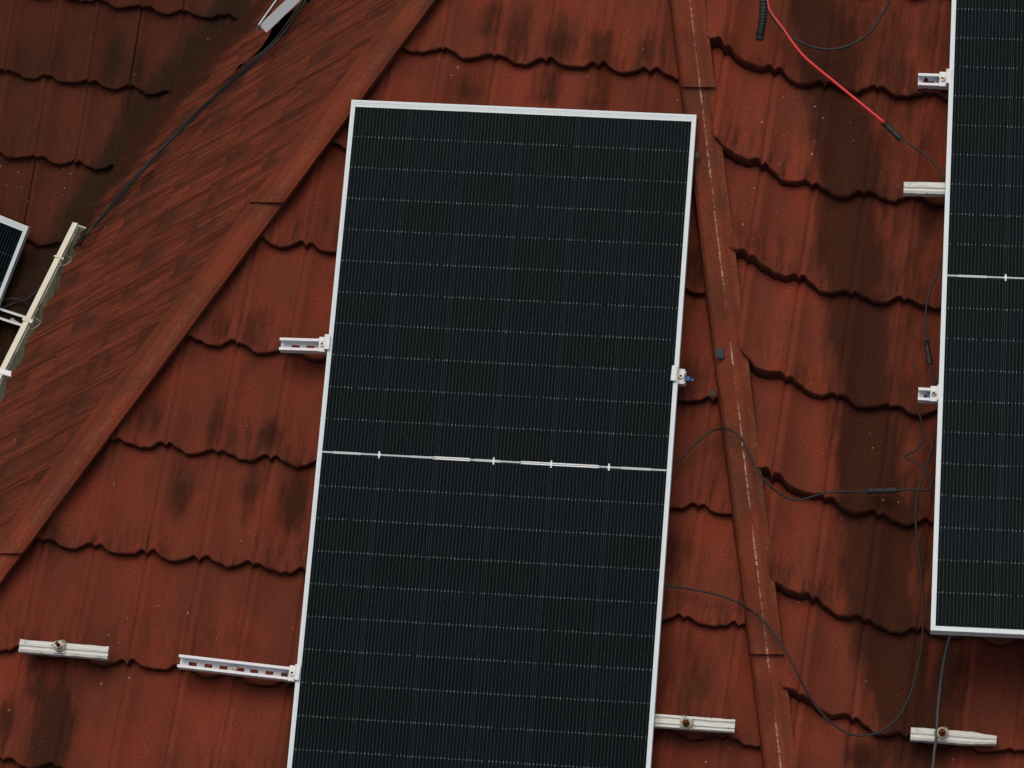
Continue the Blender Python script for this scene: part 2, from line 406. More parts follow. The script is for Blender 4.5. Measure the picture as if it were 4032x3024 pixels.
def slope(name, pl, poly_px=None, poly=None, z=-.05):
    pts = poly if poly is not None else [pl.at(p)[:2] for p in poly_px]
    bm = bmesh.new()
    top = [bm.verts.new((p[0], p[1], z)) for p in pts]; bot = [bm.verts.new((p[0], p[1], z-.03)) for p in pts]
    bm.faces.new(top); bm.faces.new(bot[::-1])
    for i in range(len(pts)): bm.faces.new((top[i], bot[i], bot[(i+1) % len(pts)], top[(i+1) % len(pts)]))
    M = HOUSE_M.inverted() @ pl.M
    return from_bm('roof_slope', bm, M_DECK, house, M)

HIP_A, HIP_B = (925, 0), (-5, 1238)          # hip between the side and the front slope (cap centre)
HR_A, HR_B = (1462, 0), (1665, 1659)         # dividing ridge, its foot on the front slope
def extend(a, b, k0, k1):
    a, b = np.array(a, float), np.array(b, float); return tuple(a+(b-a)*k0), tuple(a+(b-a)*k1)

# --- front slope
h0, h1 = extend(HIP_A, HIP_B, -.12, 1.25); r0, r1 = extend(HR_A, HR_B, -.1, 1.15)
s3 = slope('roof_slope', P3, [h0, r0, r1, h1])
ck = [line_clip(P3, HIP_A, HIP_B, (900, 900)), line_clip(P3, HR_A, HR_B, (900, 900), 0, -.03)]
G3 = .3625; V3 = [-1.4525+G3*i for i in range(11)]
sd_ = 0
for i, v in enumerate(V3):
    off = RIB if i % 2 else 0.0
    for k in range(-9, 9):
        x0 = -.908+RIB*1.01*2*k+off
        if x0 > 1.3 or x0 < -2.6: continue
        sd_ += 1
        make_tile(s3, P3, 'front', M_T3, x0, -v, 2*RIB, G3, .028, .038, None, ck, 100+sd_, pitch=2*RIB*1.01)
# --- right-hand slope, whose tiles sweep up to the dividing ridge
s5 = slope('roof_slope', P3, [(r0[0]+20, r0[1]), (2700, -160), (2700, 1950), (r1[0]+20, r1[1])])
RA, RB = P3.at(HR_A)[:2], P3.at(HR_B)[:2]
def hip_x(y): return RA[0]+(RB[0]-RA[0])*(y-RA[1])/(RB[1]-RA[1])
SW_W, SW_H = .50, .055
def over_ridge(X, Y):                # highest surface of the swept tiles and the ridge cap
    d = X-hip_x(Y); c = .15 if -.02 < d < .13 else 0.0
    return max(sweep(X, Y)[0]+.095 if d > .03 else 0.0, c)
def sweep(X, Y):
    s = max(0.0, min(1.25, (hip_x(Y)+SW_W-X)/(SW_W-.06)))
    f = s**1.75
    return SW_H*f, .095*s**1.7
ck = [line_clip(P3, HR_A, HR_B, (2100, 900), 0, .068)]
V5 = [-1.462, -1.108, -.743, -.400, -.037, .318, .668, 1.013, 1.37, 1.72, 2.07]
for i, v in enumerate(V5):
    for k in range(-3, 6):
        x0 = 1.052+.1695*2*k+(.1695 if i % 2 else 0)
        if x0+.344 < hip_x(-v)-.25 or x0 > 2.75: continue
        sd_ += 1
        make_tile(s5, P3, 'right', M_T3, x0, -v, 2*RIB, .36, .030, .044, sweep, ck, 100+sd_, 1.2, .004, pitch=.339)
# --- left side slope (steep, seen almost edge-on)
EAVE = -1.405
VAL = ((560, -10), (150, 455))               # valley with the rear slope
hv0, hv1 = extend(*VAL, -.3, 1.5)
s2 = slope('roof_slope', P2, poly=[tuple(P2.at(h0)[:2]), tuple(np.array(P2.at(hv0)[:2])+np.array([-.45, 0])), (P2.at((150, 455))[0]-.45, EAVE+.02), tuple(np.array(P2.at(h1)[:2])+np.array([-.02,0]))], z=-.09)
hipc = line_clip(P2, HIP_A, HIP_B, (400, 500))
valc = line_clip(P2, VAL[0], VAL[1], (400, 600))
slotL = line_clip(P2, (664, -10), (560, 112), (300, 300))
slotR = line_clip(P2, (698, -10), (566, 118), (400, 700))
G2 = .305
for i in range(12):
    yl = EAVE-.03+G2*i
    for k in range(-8, 9):
        x0 = -.02+2*RIB*k+(RIB if i % 2 else 0)
        if x0 > 2.4: continue
        cpx = px(P2.surv((x0+RIB, yl+.15)))
        near = cpx[1] < 105
        for sl in ((slotL, slotR) if near else (None,)):
            sd_ += 1
            make_tile(s2, P2, 'side', M_T2, x0, yl, 2*RIB, G2, .006, .010, None, [hipc, valc]+([sl] if sl else []), 100+sd_, 1.0, .0, .004, nose=0)
# --- rear slope, lower and further away
s1 = slope('roof_slope', P1, [(-420, -120), (760, -120), (330, 420), (210, 620), (300, 900), (-420, 1200)])
ck = [line_clip(P1, VAL[0], VAL[1], (100, 200), 0, -.035)]
G1 = .308
def curl(X, Y):
    A, n = ck[0]; d = (np.array([X, Y])-A)@n
    return .045*min(1.2, max(0, 1-d/.22))**2, 0.0
for i in range(7):
    v = -.325+G1*i-G1
    for k in range(-6, 6):
        x0 = -.128+.1625*2*k+(.1625 if i % 2 else 0)
        if x0 < -1.6 or x0 > .9: continue
        A, n = ck[0]
        if (np.array([x0+.1, -v+.15])-A)@n < -.5: continue
        sd_ += 1
        make_tile(s1, P1, 'back', M_T1, x0, -v, 2*RIB*.945, G1, .022, .034, curl, (), 100+sd_, 1.2, .005, pitch=.325)

# ------------------------------------------------------------------ hip caps
def cap(polys, worn, name='hip_cap', seg=24, steps=None):
    """polys: list of survey polylines (start, end) running along the cap; cross-section in that order"""
    bm = bmesh.new(); wl = bm.verts.layers.float.new('worn'); uvl = bm.loops.layers.uv.new('roof')
    rows = []
    r = random.Random(len(bpy.data.objects))
    o = W(polys[0][0])
    hm = HOUSE_M.inverted()
    n = len(polys)
    for i in range(seg+1):
        q = i/seg; row = []
        for j, (a, b) in enumerate(polys):
            p = W(np.array(a)+(np.array(b)-np.array(a))*q)+Vector((r.gauss(0, .0006), r.gauss(0, .0006), r.gauss(0, .0006)))
            v = bm.verts.new(hm @ p); v[wl] = worn[j]; row.append(v)
        rows.append(row)
    for a, b in zip(rows, rows[1:]):
        for j in range(n):
            f = bm.faces.new((a[j], a[(j+1) % n], b[(j+1) % n], b[j]))
    bm.faces.new(rows[0][::-1]); bm.faces.new(rows[-1])
    bmesh.ops.recalc_face_normals(bm, faces=bm.faces[:])
    me = bpy.data.meshes.new(name); bm.to_mesh(me); bm.free()
    return link_mesh(name, me, M_CAP, house)
def lin(a, b, q): a, b = np.array(a, float), np.array(b, float); return a+(b-a)*q
def seg_polys(lines, q0, q1, raise_end=.016):
    """lines: (plane, photo start, photo end, height)"""
    out = []
    for pl, a, b, z in lines:
        out.append((pl.hit(lin(a, b, q0), z), pl.hit(lin(a, b, q1), z+raise_end)))
    return out
# left hip: foot on side slope, arris, crown, foot on front slope, then the underside
LH = [(P2, (863, 0), (-77, 1258), -.02), (P2, (866, 0), (-74, 1258), .035), (P3, (886, 0), (-52, 1258), .066), (P3, (898, 0), (-41, 1258), .078), (P3, (903, 0), (-36, 1258), .082), (P3, (908, 0), (-31, 1258), .083), (P3, (926, 0), (-13, 1258), .082), (P3, (939, 0), (0, 1258), .076),
      (P3, (946, 0), (6, 1258), .050), (P3, (946, 0), (6, 1258), -.02), (P3, (902, 0), (-36, 1258), -.02)]
WL = [0, 0, 0, .0, .0, .07, .0, .0, .08, 0, 0]
for q0, q1 in ((-.25, .347), (.345, .95), (.948, 1.35)):
    cap(seg_polys(LH, q0, q1), WL)
# dividing ridge
RH = [(P3, (1443, 0), (1646, 1659), -.02), (P3, (1446, 0), (1649, 1659), .04), (P3, (1450, 0), (1653, 1659), .085), (P3, (1456, 0), (1660, 1659), .100), (P3, (1487.4, 0), (1684.4, 1659), .133),
      (P3, (1490, 0), (1687, 1659), .136), (P3, (1492.4, 0), (1689.4, 1659), .1342), (P3, (1502, 0), (1700, 1659), .130), (P3, (1522, 0), (1722, 1659), .108), (P3, (1524, 0), (1724, 1659), .07), (P3, (1484, 0), (1681, 1659), .06)]
WR = [0, 0, 0, .04, .03, 1, .05, 0, .1, 0, 0]
for q0, q1 in ((-.45, .1132), (.1125, .8515), (.851, 1.3)):
    cap(seg_polys(RH, q0, q1), WR, seg=30)

# ------------------------------------------------------------------ eaves gutter below the side slope
gut = empty('gutter', HOUSE_M.inverted() @ P2.M, house)
OUT = M3.T@np.array((lambda v: v/np.linalg.norm(v))(np.array([*(WD(P2.n))[:2], 0.0])))   # horizontal outward direction
def eg(x, o, up): return P2.loc(P2.surv((x, EAVE, 0))+OUT*o+UPC*up)
def gut_part(name, prof_pts, x0, x1, m, parent, seg=30, wav=0.0):
    bm = bmesh.new(); rings = []
    for i in range(seg+1):
        x = x0+(x1-x0)*i/seg; dz = wav*math.sin(x*9)+wav*.5*math.sin(x*23)
        rings.append([eg(x, o, u+dz) for o, u in prof_pts])
    loft(bm, rings); return from_bm(name, bm, m, parent)
GX0, GX1 = P2.at((172, 508))[0]-.015, 2.6
gut_part('gutter_wall', [(.070, -.13), (.077, -.13), (.077, -.035), (.090, -.035), (.090, -.018), (.070, -.018)], GX0, GX1, M_CREAM, gut)
gut_part('gutter_lining', [(-.02, -.14), (.069, -.14), (.069, -.03), (.066, -.03), (.063, -.132), (-.012, -.130), (-.016, -.05), (-.02, -.05)], GX0+.002, GX1, M_MOSSY, gut)
bm = bmesh.new(); loft(bm, [[eg(x, o, u) for o, u in [(-.02, -.14), (.076, -.14), (.076, -.03), (-.02, -.05)]] for x in (GX0-.004, GX0)]); from_bm('end_plate', bm, M_CREAM, gut)
for q, ln in ((.20, .006), (.60, .016), (.93, .022)):
    p = lin((170, 510), (0, 850), q); x = P2.at(p)[0]
    bm = bmesh.new()
    loft(bm, [[eg(xx, o, u) for o, u in [((.01 if q > .9 else .058), -.024), (.094, -.0165), (.094, -.011), ((.01 if q > .9 else .058), -.018)]] for xx in (x-ln/2, x+ln/2)])
    from_bm('bracket', bm, M_LABELW if q > .9 else M_CREAM, gut)
    bm = bmesh.new()
    tube(bm, spline([eg(x+.03, .06, -.02), eg(x+.05, .035, .005), eg(x+.02, .015, .01), eg(x-.01, .05, -.005)], 6), .0016, 5)
    if q in (.20, .60): from_bm('tie_wire', bm, M_BOLT, gut, None, True)
    else: bm.free()

# ------------------------------------------------------------------ solar panels
PW, PL, CPX, CPY, GAP = 1.134, 2.392, .184, .1065, .0101
def shared(name, bm, m):
    bmesh.ops.recalc_face_normals(bm, faces=bm.faces[:])
    me = bpy.data.meshes.new(name); bm.to_mesh(me); bm.free(); me.materials.append(m); return me
def rows_y():                        # centre line of each of the 22 half-cell rows (y up)
    ys = []
    for r_ in range(22):
        v = (r_-11+.5)*CPY+(GAP if r_ >= 11 else 0.0); ys.append(-(v-GAP/2))
    return ys
YS = rows_y()
bm = bmesh.new(); hx, hy, c = .0911, .0523, .0035
lo = [(-hx+c, -hy), (hx-c, -hy), (hx, -hy+c), (hx, hy-c), (hx-c, hy), (-hx+c, hy), (-hx, hy-c), (-hx, -hy+c)]
loft(bm, [[(x, y, -.0024) for x, y in lo], [(x, y, -.0012) for x, y in lo]]); ME_CELL = shared('solar_cell', bm, M_CELL)
def ribbons(bm, x, y0, y1, w, z):
    vs = [bm.verts.new(p) for p in ((x-w/2, y0, z), (x+w/2, y0, z), (x+w/2, y1, z), (x-w/2, y1, z))]; bm.faces.new(vs)
bm = bmesh.new()
for r_ in range(22):
    for c_ in range(6):
        for k in range(16):
            x = (c_-2.5)*CPX+(k-7.5)*.0113
            ribbons(bm, x, YS[r_]-.0515, YS[r_]+.0515, .00062, -.0009)
ME_BUS = shared('busbar_wires', bm, M_BUS)
bm = bmesh.new(); tr = random.Random(3)
for r_ in range(21):
    y = (YS[r_]+YS[r_+1])/2
    if r_ == 10: continue
    for c_ in range(6):
        for k in range(16):
            x = (c_-2.5)*CPX+(k-7.5)*.0113
            if tr.random() < .97: ribbons(bm, x, y-.0035*tr.uniform(.4, 1.1), y+.0035*tr.uniform(.4, 1.1), .0013*tr.uniform(.5, 1.3), -.0006)
ME_TICK = shared('ribbon_joints', bm, M_TICK)
bm = bmesh.new(); box(bm, -PW/2+.004, PW/2-.004, -PL/2+.004, PL/2-.004, -.006, -.0032); ME_BACK = shared('back_sheet', bm, M_BACK)
def rail_prof(side_w):               # across from the outside inwards (d = distance from the outer edge)
    return [(0, -.033), (0, .0012), (.0008, .002), (.0090, .002), (.0094, .0006), (.0104, .0006), (.0108, .0012), (side_w, .0012), (side_w, -.0015), (.0045, -.0045), (.0030, -.030), (.022, -.031), (.022, -.033)]
def frame_rail(length, half, side_w, horizontal, sign):
    bm = bmesh.new(); rings = []
    for e in (-1, 1):
        ring = []
        for d, z in rail_prof(side_w):
            a = e*(length/2-d); b = sign*(half-d)
            ring.append((a, b, z) if horizontal else (b, a, z))
        rings.append(ring)
    loft(bm, rings); return bm
ME_FR = [shared('frame_rail', frame_rail(PW, PL/2, .0150, True, 1), M_FRAME), shared('frame_rail', frame_rail(PW, PL/2, .0150, True, -1), M_FRAME),
         shared('frame_rail', frame_rail(PL, PW/2, .0145, False, 1), M_FRAME), shared('frame_rail', frame_rail(PL, PW/2, .0145, False, -1), M_FRAME)]
bm = bmesh.new(); box(bm, -PW/2+.0150, PW/2-.0150, PL/2-.0235, PL/2-.0152, -.0035, .0004); ME_MARG = shared('margin_strip', bm, M_FRAME)
bm = bmesh.new()
for x in (-1, 1): box(bm, x*CPX-.012, x*CPX+.012, PL/2-.0250, PL/2-.0228, -.003, .0010)
ME_CLIP = shared('frame_tab', bm, M_DARKGAP)
bm = bmesh.new(); box(bm, -PW/2+.0145, PW/2-.0145, -.0022, .0026, -.002, -.0002); ME_STRIP = shared('centre_strip', bm, M_STRIP)
CONN = [(-.472, .090, 0, .0075), (-.227, .078, 0, .0065), (-.1355, .118, 1, .0095), (-.020, .083, 0, .0075), (.212, .247, 1, .0095), (.455, .094, 0, .0075)]
def make_panel(M, label, group, cells=None):
    p = empty('solar_panel', M); tag(p, label, 'solar panel', group)
    link_mesh('back_sheet', ME_BACK, None, p)
    for me in ME_FR: link_mesh('frame_rail', me, None, p)
    link_mesh('margin_strip', ME_MARG, None, p); link_mesh('frame_tab', ME_CLIP, None, p)
    for r_ in range(22):
        for c_ in range(6):
            link_mesh('solar_cell', ME_CELL, None, p, Matrix.Translation(((c_-2.5)*CPX, YS[r_], 0)))
    tag(link_mesh('busbar_wires', ME_BUS, None, p), kind='stuff')
    tag(link_mesh('ribbon_joints', ME_TICK, None, p), kind='stuff')
    link_mesh('centre_strip', ME_STRIP, None, p)
    for x, ln, br, h in CONN:
        bm = bmesh.new(); box(bm, x-ln/2, x+ln/2, -h/2, h/2, -.0019, .0004)
        cn = from_bm('connector_strip', bm, M_STRIP if not br else M_LABELW, p)
        if br:
            bm = bmesh.new(); box(bm, x-ln/2+.001, x+ln/2-.001, -.0010, .0010, .0004, .0008); from_bm('strip_groove', bm, M_DARKGAP, cn)
    for x in (-2, 0, 1, 2):
        bm = bmesh.new(); box(bm, x*CPX-.0022, x*CPX+.0022, -.0115, .0115, -.0019, .0007); box(bm, x*CPX-.004, x*CPX+.004, -.004, .004, -.0019, .0009)
        from_bm('cross_ribbon', bm, M_LABELW, p)
    return p
# main panel: pose fitted to its cell grid
RM = np.array([[0.9926798074, -0.0793471661, 0.0910539796], [0.0513950893, 0.9597666921, 0.2760551458], [-0.1092947703, -0.2693546434, 0.9568190682]])
TM = np.array([-0.057925, 0.239927, 12.11229])
def mat_from(o, x, y, n):
    M = Matrix([list(r) for r in np.array([WD(x), WD(y), WD(n)]).T]).to_4x4(); M.translation = W(o); return M
MAIN = mat_from(TM+RM[:, 1]*GAP/2, RM[:, 0], -RM[:, 1], -RM[:, 2])
panel_main = make_panel(MAIN, 'solar panel in the middle of the roof, its whole upper edge in view', 'solar panels on the roof')
def panel_pose(pl, corner_px, along_px, which, z):
    """corner 'BL' or 'TR'; along_px = photo point on the left (BL) or right (TR) edge"""
    C = pl.hit(corner_px, z); A = pl.hit(along_px, z)
    y = A-C; y /= np.linalg.norm(y)
    if which == 'TR': y = -y
    x = np.cross(y, pl.n); x = x/np.linalg.norm(x)
    o = C+x*PW/2+y*PL/2 if which == 'BL' else C-x*PW/2-y*PL/2
    return mat_from(o, x, y, pl.n)
def rotate_about(v, k, a):
    return v*math.cos(a)+np.cross(k, v)*math.sin(a)+k*(k@v)*(1-math.cos(a))
TILT = math.radians(7.5)
nR = rotate_about(P3.n, P3.u, TILT)
if nR@UPC < P3.n@UPC: nR = rotate_about(P3.n, P3.u, -TILT)
PR = Plane(P3.hit((2010, 1360), .37), nR, P3.u)
def right_z(p):                      # height of the right panel's face over the tiles at a photo point
    return P3.loc(PR.hit(p))[2]
make_panel(panel_pose(PR, (2010, 1362), (2056, 0), 'BL', 0), 'solar panel cut off by the right edge, its lower left corner above a grey cable', 'solar panels on the roof')
make_panel(panel_pose(P1, (62, 490), (0, 648), 'TR', .16), 'solar panel of which only the top right corner shows left of the cream gutter', 'solar panels on the roof')

# ------------------------------------------------------------------ mounting rails
def on(pl, a, b, z):
    """matrix with origin at photo point a on the slope raised by z, x towards b, z out of the slope; and the length"""
    A, B = pl.hit(a, z), pl.hit(b, z); x = B-A; L = np.linalg.norm(x); x /= L
    return mat_from(A, x, np.cross(pl.n, x), pl.n), L
def channel(L, slots, w=.041, h=.036, t=.0028):
    """open strut channel lying along x, opening upwards; slots = list of (centre, length)"""
    bm = bmesh.new()
    box(bm, 0, L, -w/2, -w/2+t, 0, h); box(bm, 0, L, w/2-t, w/2, 0, h)
    box(bm, 0, L, -w/2+t, -w/2+.0085, h-t, h); box(bm, 0, L, w/2-.0085, w/2-t, h-t, h)
    box(bm, 0, L, -w/2+.0085-t*.8, -w/2+.0085, h-.008, h-t); box(bm, 0, L, w/2-.0085, w/2-.0085+t*.8, h-.008, h-t)
    sw = .0065
    box(bm, 0, L, -w/2+t, -sw, 0, t); box(bm, 0, L, sw, w/2-t, 0, t)
    x = 0.0
    for c_, l_ in sorted(slots):
        a, b = c_-l_/2, c_+l_/2
        if a > x: box(bm, x, a, -sw, sw, 0, t)
        x = b
    if x < L: box(bm, x, L, -sw, sw, 0, t)
    return bm
def clamp_parts(parent, x, w=.05, hgt=.036, top=.075, d=1):
    bm = bmesh.new(); box(bm, x-.012, x+.012, -w/2, w/2, hgt+.001, hgt+.008, .001)
    box(bm, x+d*.010, x+d*.014, -w/2, w/2, hgt+.008, top, .0008); box(bm, x+d*.0142, x+d*.028, -w/2, w/2, top-.004, top, .0008)
    cl = from_bm('end_clamp', bm, M_RAIL, parent)
    bm = bmesh.new(); cyl(bm, (x-.001, 0), .0085, hgt+.0081, hgt+.0145, 16); from_bm('bolt', bm, M_BOLT, cl)
    bm = bmesh.new(); cyl(bm, (x-.001, 0), .0042, hgt+.0146, hgt+.0150, 6); from_bm('hex_socket', bm, M_BLK, cl)
RG = 'white channel rails under the panels'
def rail(pl, a, b, z, label, slots=(), clamp_at=None, extra=.25, mat_=None, top=.075):
    M, L = on(pl, a, b, z); o = empty('mounting_rail', M); tag(o, label, 'rail', RG)
    from_bm('channel', channel(L+extra, [(s*L, .026) for s in slots]), mat_ or M_RAIL, o)
    if clamp_at: clamp_parts(o, L*clamp_at, top=top)
    return o, L
Z_R = .088
o, L = rail(P3, (607, 749), (704, 752), Z_R, 'short white slotted rail clamped to the upper left side of the middle panel', (.33, .66), .965)
o, L = rail(P3, (389, 1432), (640, 1461), Z_R, 'long white slotted rail clamped low on the left side of the middle panel', (.11, .245, .375, .52, .64, .77, .905), .985)
bm = bmesh.new(); cyl(bm, (L*.475, .002), .0095, .003, .008, 6); cyl(bm, (L*.475, .002), .005, .008, .016, 10); from_bm('anchor_bolt', bm, M_BOLT, o)
bm = bmesh.new(); box(bm, L*.93, L*.955, -.010, .010, .004, .024, .001); from_bm('nut_cap', bm, M_BLUE, o)
o, L = rail(P3, (1482, 822), (1440, 818), Z_R, 'rail end with blue cap and clamp on the right side of the middle panel', (), .25, .3)
bm = bmesh.new(); box(bm, -.014, .0, -.008, .008, .006, .026, .002); box(bm, -.026, -.012, -.003, .004, .012, .018, .001); from_bm('nut_cap', bm, M_BLUE, o)
o, L = rail(P3, (1983, 179), (2041, 181), right_z((2045, 179))-.072, 'stubby white rail clamped to the right hand panel near the top', (.45,), .92)
bm = bmesh.new(); box(bm, L*.72, L*.78, -.010, .010, .004, .024, .001); from_bm('nut_cap', bm, M_BLUE, o)
o, L = rail(P3, (1983, 857), (2026, 859), right_z((2030, 857))-.072, 'stubby white rail with blue nut halfway down the right hand panel', (.5,), .80, top=.065)
bm = bmesh.new(); box(bm, L*.45, L*.72, -.009, .009, .004, .022, .001); from_bm('nut_cap', bm, M_BLUE, o)
o, L = rail(P1, (-30, 667), (71, 700), .10, 'white slotted rail beside the cream gutter under the left hand panel', (.45, .68, .92), None, .02)
# weathered rails lying on their side, with anchor rods
def old_rail(pl, a, b, z, label, rod=None, taper=False, extra=0.0, washer=True):
    M, L = on(pl, a, b, z); o = empty('mounting_rail', M); tag(o, label, 'rail', 'weathered anchor rails on the tiles')
    bm = bmesh.new(); w = .040; L2 = L+extra
    # a channel turned over: ribbed back with two folded flanges and an open lower side
    pr = [(-.020, 0), (-.020, .030), (-.012, .034), (-.010, .028), (-.001, .027), (.001, .033), (.008, .034), (.0095, .029), (.018, .030), (.020, .026), (.020, .004), (.017, .004), (.017, .020), (-.017, .020), (-.017, 0)]
    rings = []
    rr = random.Random(int(a[0]))
    n = 14
    for i in range(n+1):
        q = i/n; sc = 1.0-.35*max(0, (q-.7)/.3) if taper else 1.0
        rings.append([(q*L2, y*sc+rr.gauss(0, .0005), zz+rr.gauss(0, .0004)) for y, zz in pr])
    loft(bm, rings); from_bm('channel', bm, M_OLD, o)
    if rod is not None:
        x = L*rod
        bm = bmesh.new(); box(bm, x-.018, x+.018, -.016, .022, .034, .038, .001)
        pt = from_bm('plate_washer', bm, M_OLD, o)
        bm = bmesh.new(); cyl(bm, (x, .006), .020, .0385, .046, 18, .017)
        from_bm('washer', bm, M_NYLON, o)
        bm = bmesh.new(); cyl(bm, (x, .006), .0125, .0462, .058, 6); from_bm('nut', bm, M_RUST if not washer else M_BOLT, o)
        bm = bmesh.new(); cyl(bm, (x, .006), .0065, .0582, .085, 12, .006); from_bm('anchor_rod', bm, M_RUST, o)
        bm = bmesh.new()
        for k in range(3):
            an = k*2.1+.6; tube(bm, [(x+.018*math.cos(an), .004+.018*math.sin(an), .039), (x+.026*math.cos(an+.3), .004+.026*math.sin(an+.3), .046), (x+.021*math.cos(an+.7), .004+.021*math.sin(an+.7), .05)], .0013, 5)
        from_bm('tie_wire', bm, M_BOLT, o)
    return o
old_rail(P3, (46, 1398), (237, 1414), .075, 'lone weathered rail with a pale bolt on the tiles at lower left', .46)
old_rail(P3, (1588, 1572), (1420, 1560), .075, 'weathered rail with a rusty bolt sticking out right of the middle panel', .62, extra=.12, washer=False)
old_rail(P3, (1967, 1588), (2152, 1602), .075, 'weathered tapered rail crossed by a grey cable below the right hand panel', .365, True, washer=False)
old_rail(P3, (1952, 411), (2037, 413), right_z((2040, 411))-.072, 'ribbed weathered rail ending at the side of the right hand panel', None, extra=.25)

# bracket of two bars above the valley
bk = empty('metal_bracket', P2.M.copy()); tag(bk, 'pale metal bracket whose two bars meet in a point at the top edge', 'bracket')
def bar(name, a, b, z, face_px, th, parent):
    A, B = P2.at(a, z), P2.at(b, z); d = (B-A)/np.linalg.norm(B-A)
    Wd = P2.at((a[0]+face_px[0], a[1]+face_px[1]), z-.035)-A; Wd -= d*(Wd@d)
    nn = np.cross(d, Wd); nn /= np.linalg.norm(nn)
    bm = bmesh.new()
    ra = [A, A+Wd, A+Wd-nn*th, A-nn*th]; B2 = B+d*.25
    loft(bm, [[tuple(p) for p in ra], [tuple(p+(B2-A)) for p in ra]])
    return from_bm(name, bm, M_FRAME, parent)
bar('wide_bar', (560, 55), (617.5, 0), .13, (15, 16), -.004, bk)
bar('thin_bar', (559.5, 54), (598, 0), .135, (4, 3), -.004, bk)

# ------------------------------------------------------------------ cables
def cable(name, pl, pts, r, m, label, parent_thing=None, group=None, lift=None, n=8, per=8, cat='cable'):
    P = []
    for p in pts:
        z = p[2] if len(p) > 2 else .075
        if pl is P3 and p[0] > 1440:
            for _ in range(4):
                l0 = pl.at(p[:2], z)
                z = max(.085, over_ridge(l0[0], l0[1])+.022)
        P.append(pl.at(p[:2], z))
    bm = bmesh.new(); tube(bm, spline(P, per), r, n)
    o = from_bm(name, bm, m, parent_thing, None if parent_thing else pl.M, True)
    if not parent_thing and label: tag(o, label, cat, group)
    return o
def connector(parent, pl, a, b, z, r=.0085, split=True):
    l0 = pl.at(a, z); z = max(z, sweep(l0[0], l0[1])[0]+.10)
    A, B = pl.at(a, z), pl.at(b, z)
    bm = bmesh.new(); rad = []; P = []
    for q, k in ((0, .75), (.02, 1.05), (.16, 1.1), (.17, .82), (.30, .82), (.31, 1.0), (.50, 1.0), (.51, .8), (.60, .85), (.61, 1.05), (.80, 1.0), (.81, 1.12), (.97, 1.08), (1, .75)):
        P.append(A+(B-A)*q); rad.append(r*k)
    tube(bm, P, rad, 10); return from_bm('plug_connector', bm, M_BLK, parent)
def cable_thing(pl, runs, label, conns=(), cat='cable', group=None, lift=None):
    """first run is the thing's main part; everything shares one Empty"""
    root = empty('power_cable', pl.M.copy()); tag(root, label, cat, group)
    for r in runs: cable('cable_run', pl, r['p'], r.get('r', .0034), r.get('m', M_BLK), None, root, lift=lift, per=r.get('per', 8))
    for c_ in conns: connector(root, pl, *c_)
    return root
# valley cables
for k, dx in enumerate((0, 7)):
    cable('valley_cable', P2, [(668+dx, -20, .055), (600+dx, 78, .05), (540+dx, 138, .06), (470+dx*.6, 200, .055), (405+dx, 262, .05), (330+dx*.4, 340, .06), (250+dx, 430, .055), (205, 485, .05), (178-dx, 520, .04), (150-dx, 560, -.10)],
          .0040, M_BLK, ('black cable down the valley on its upper left side, twisted with a twin', 'black cable down the valley on its lower right side, twisted with a twin')[k], None, 'pair of cables in the valley')
cable_thing(P1, [{'p': [(150, 560, .07), (105, 605, .09), (60, 645, .11), (30, 655, .12), (5, 665, .12)]}, {'p': [(0, 650, .12), (30, 645, .13), (58, 655, .12), (68, 680, .10), (66, 720, .08)]}],
            'thin black cable looping over the slotted rail by the cream gutter')
# red lead and its plug
cable_thing(P3, [{'p': [(1655, -20, .10), (1662, 20, .09), (1690, 60, .09), (1735, 120, .09), (1800, 175, .085), (1865, 228, .085), (1911, 266, .085)], 'r': .0052, 'm': M_REDC},
                 {'p': [(1944, 299, .085), (1985, 325, .085), (2018, 352, .085), (2040, 392, .09), (2055, 420, .09)]}],
            'red cable joined by a plug to a black tail at the right hand panel', [((1908, 264), (1946, 301), .086, .0095)], lift=sweep)
cable('power_cable', P3, [(1652, -20, .10), (1660, 22, .09), (1690, 64, .10), (1730, 92, .10), (1780, 106, .10), (1830, 100, .10), (1880, 68, .10), (1925, -5, .10), (1935, -30, .10)], .0042, M_BLK,
      'black cable hanging in a curve beside the red one', None, None, sweep)
cd_o = empty('conduit', P3.M.copy()); tag(cd_o, 'short black corrugated conduit with an open end at the top edge', 'conduit')
pts = [P3.at(p[:2], p[2]+.19) for p in ((1650, -40, .06), (1649, 0, .05), (1648, 40, .05), (1643, 70, .045), (1641, 84, .045))]
sp = spline(pts, 22); bm = bmesh.new()
tube(bm, sp, [.0125+.0016*(1 if i % 4 < 2 else -1) for i in range(len(sp))], 14); from_bm('corrugated_hose', bm, M_BLK, cd_o, None, True)
bm = bmesh.new(); d = Vector(sp[-1])-Vector(sp[-2]); tube(bm, [Vector(sp[-1])-d*.5, Vector(sp[-1])+d*1.2], .0148, 14); from_bm('end_ring', bm, M_GREY, cd_o, None, True)
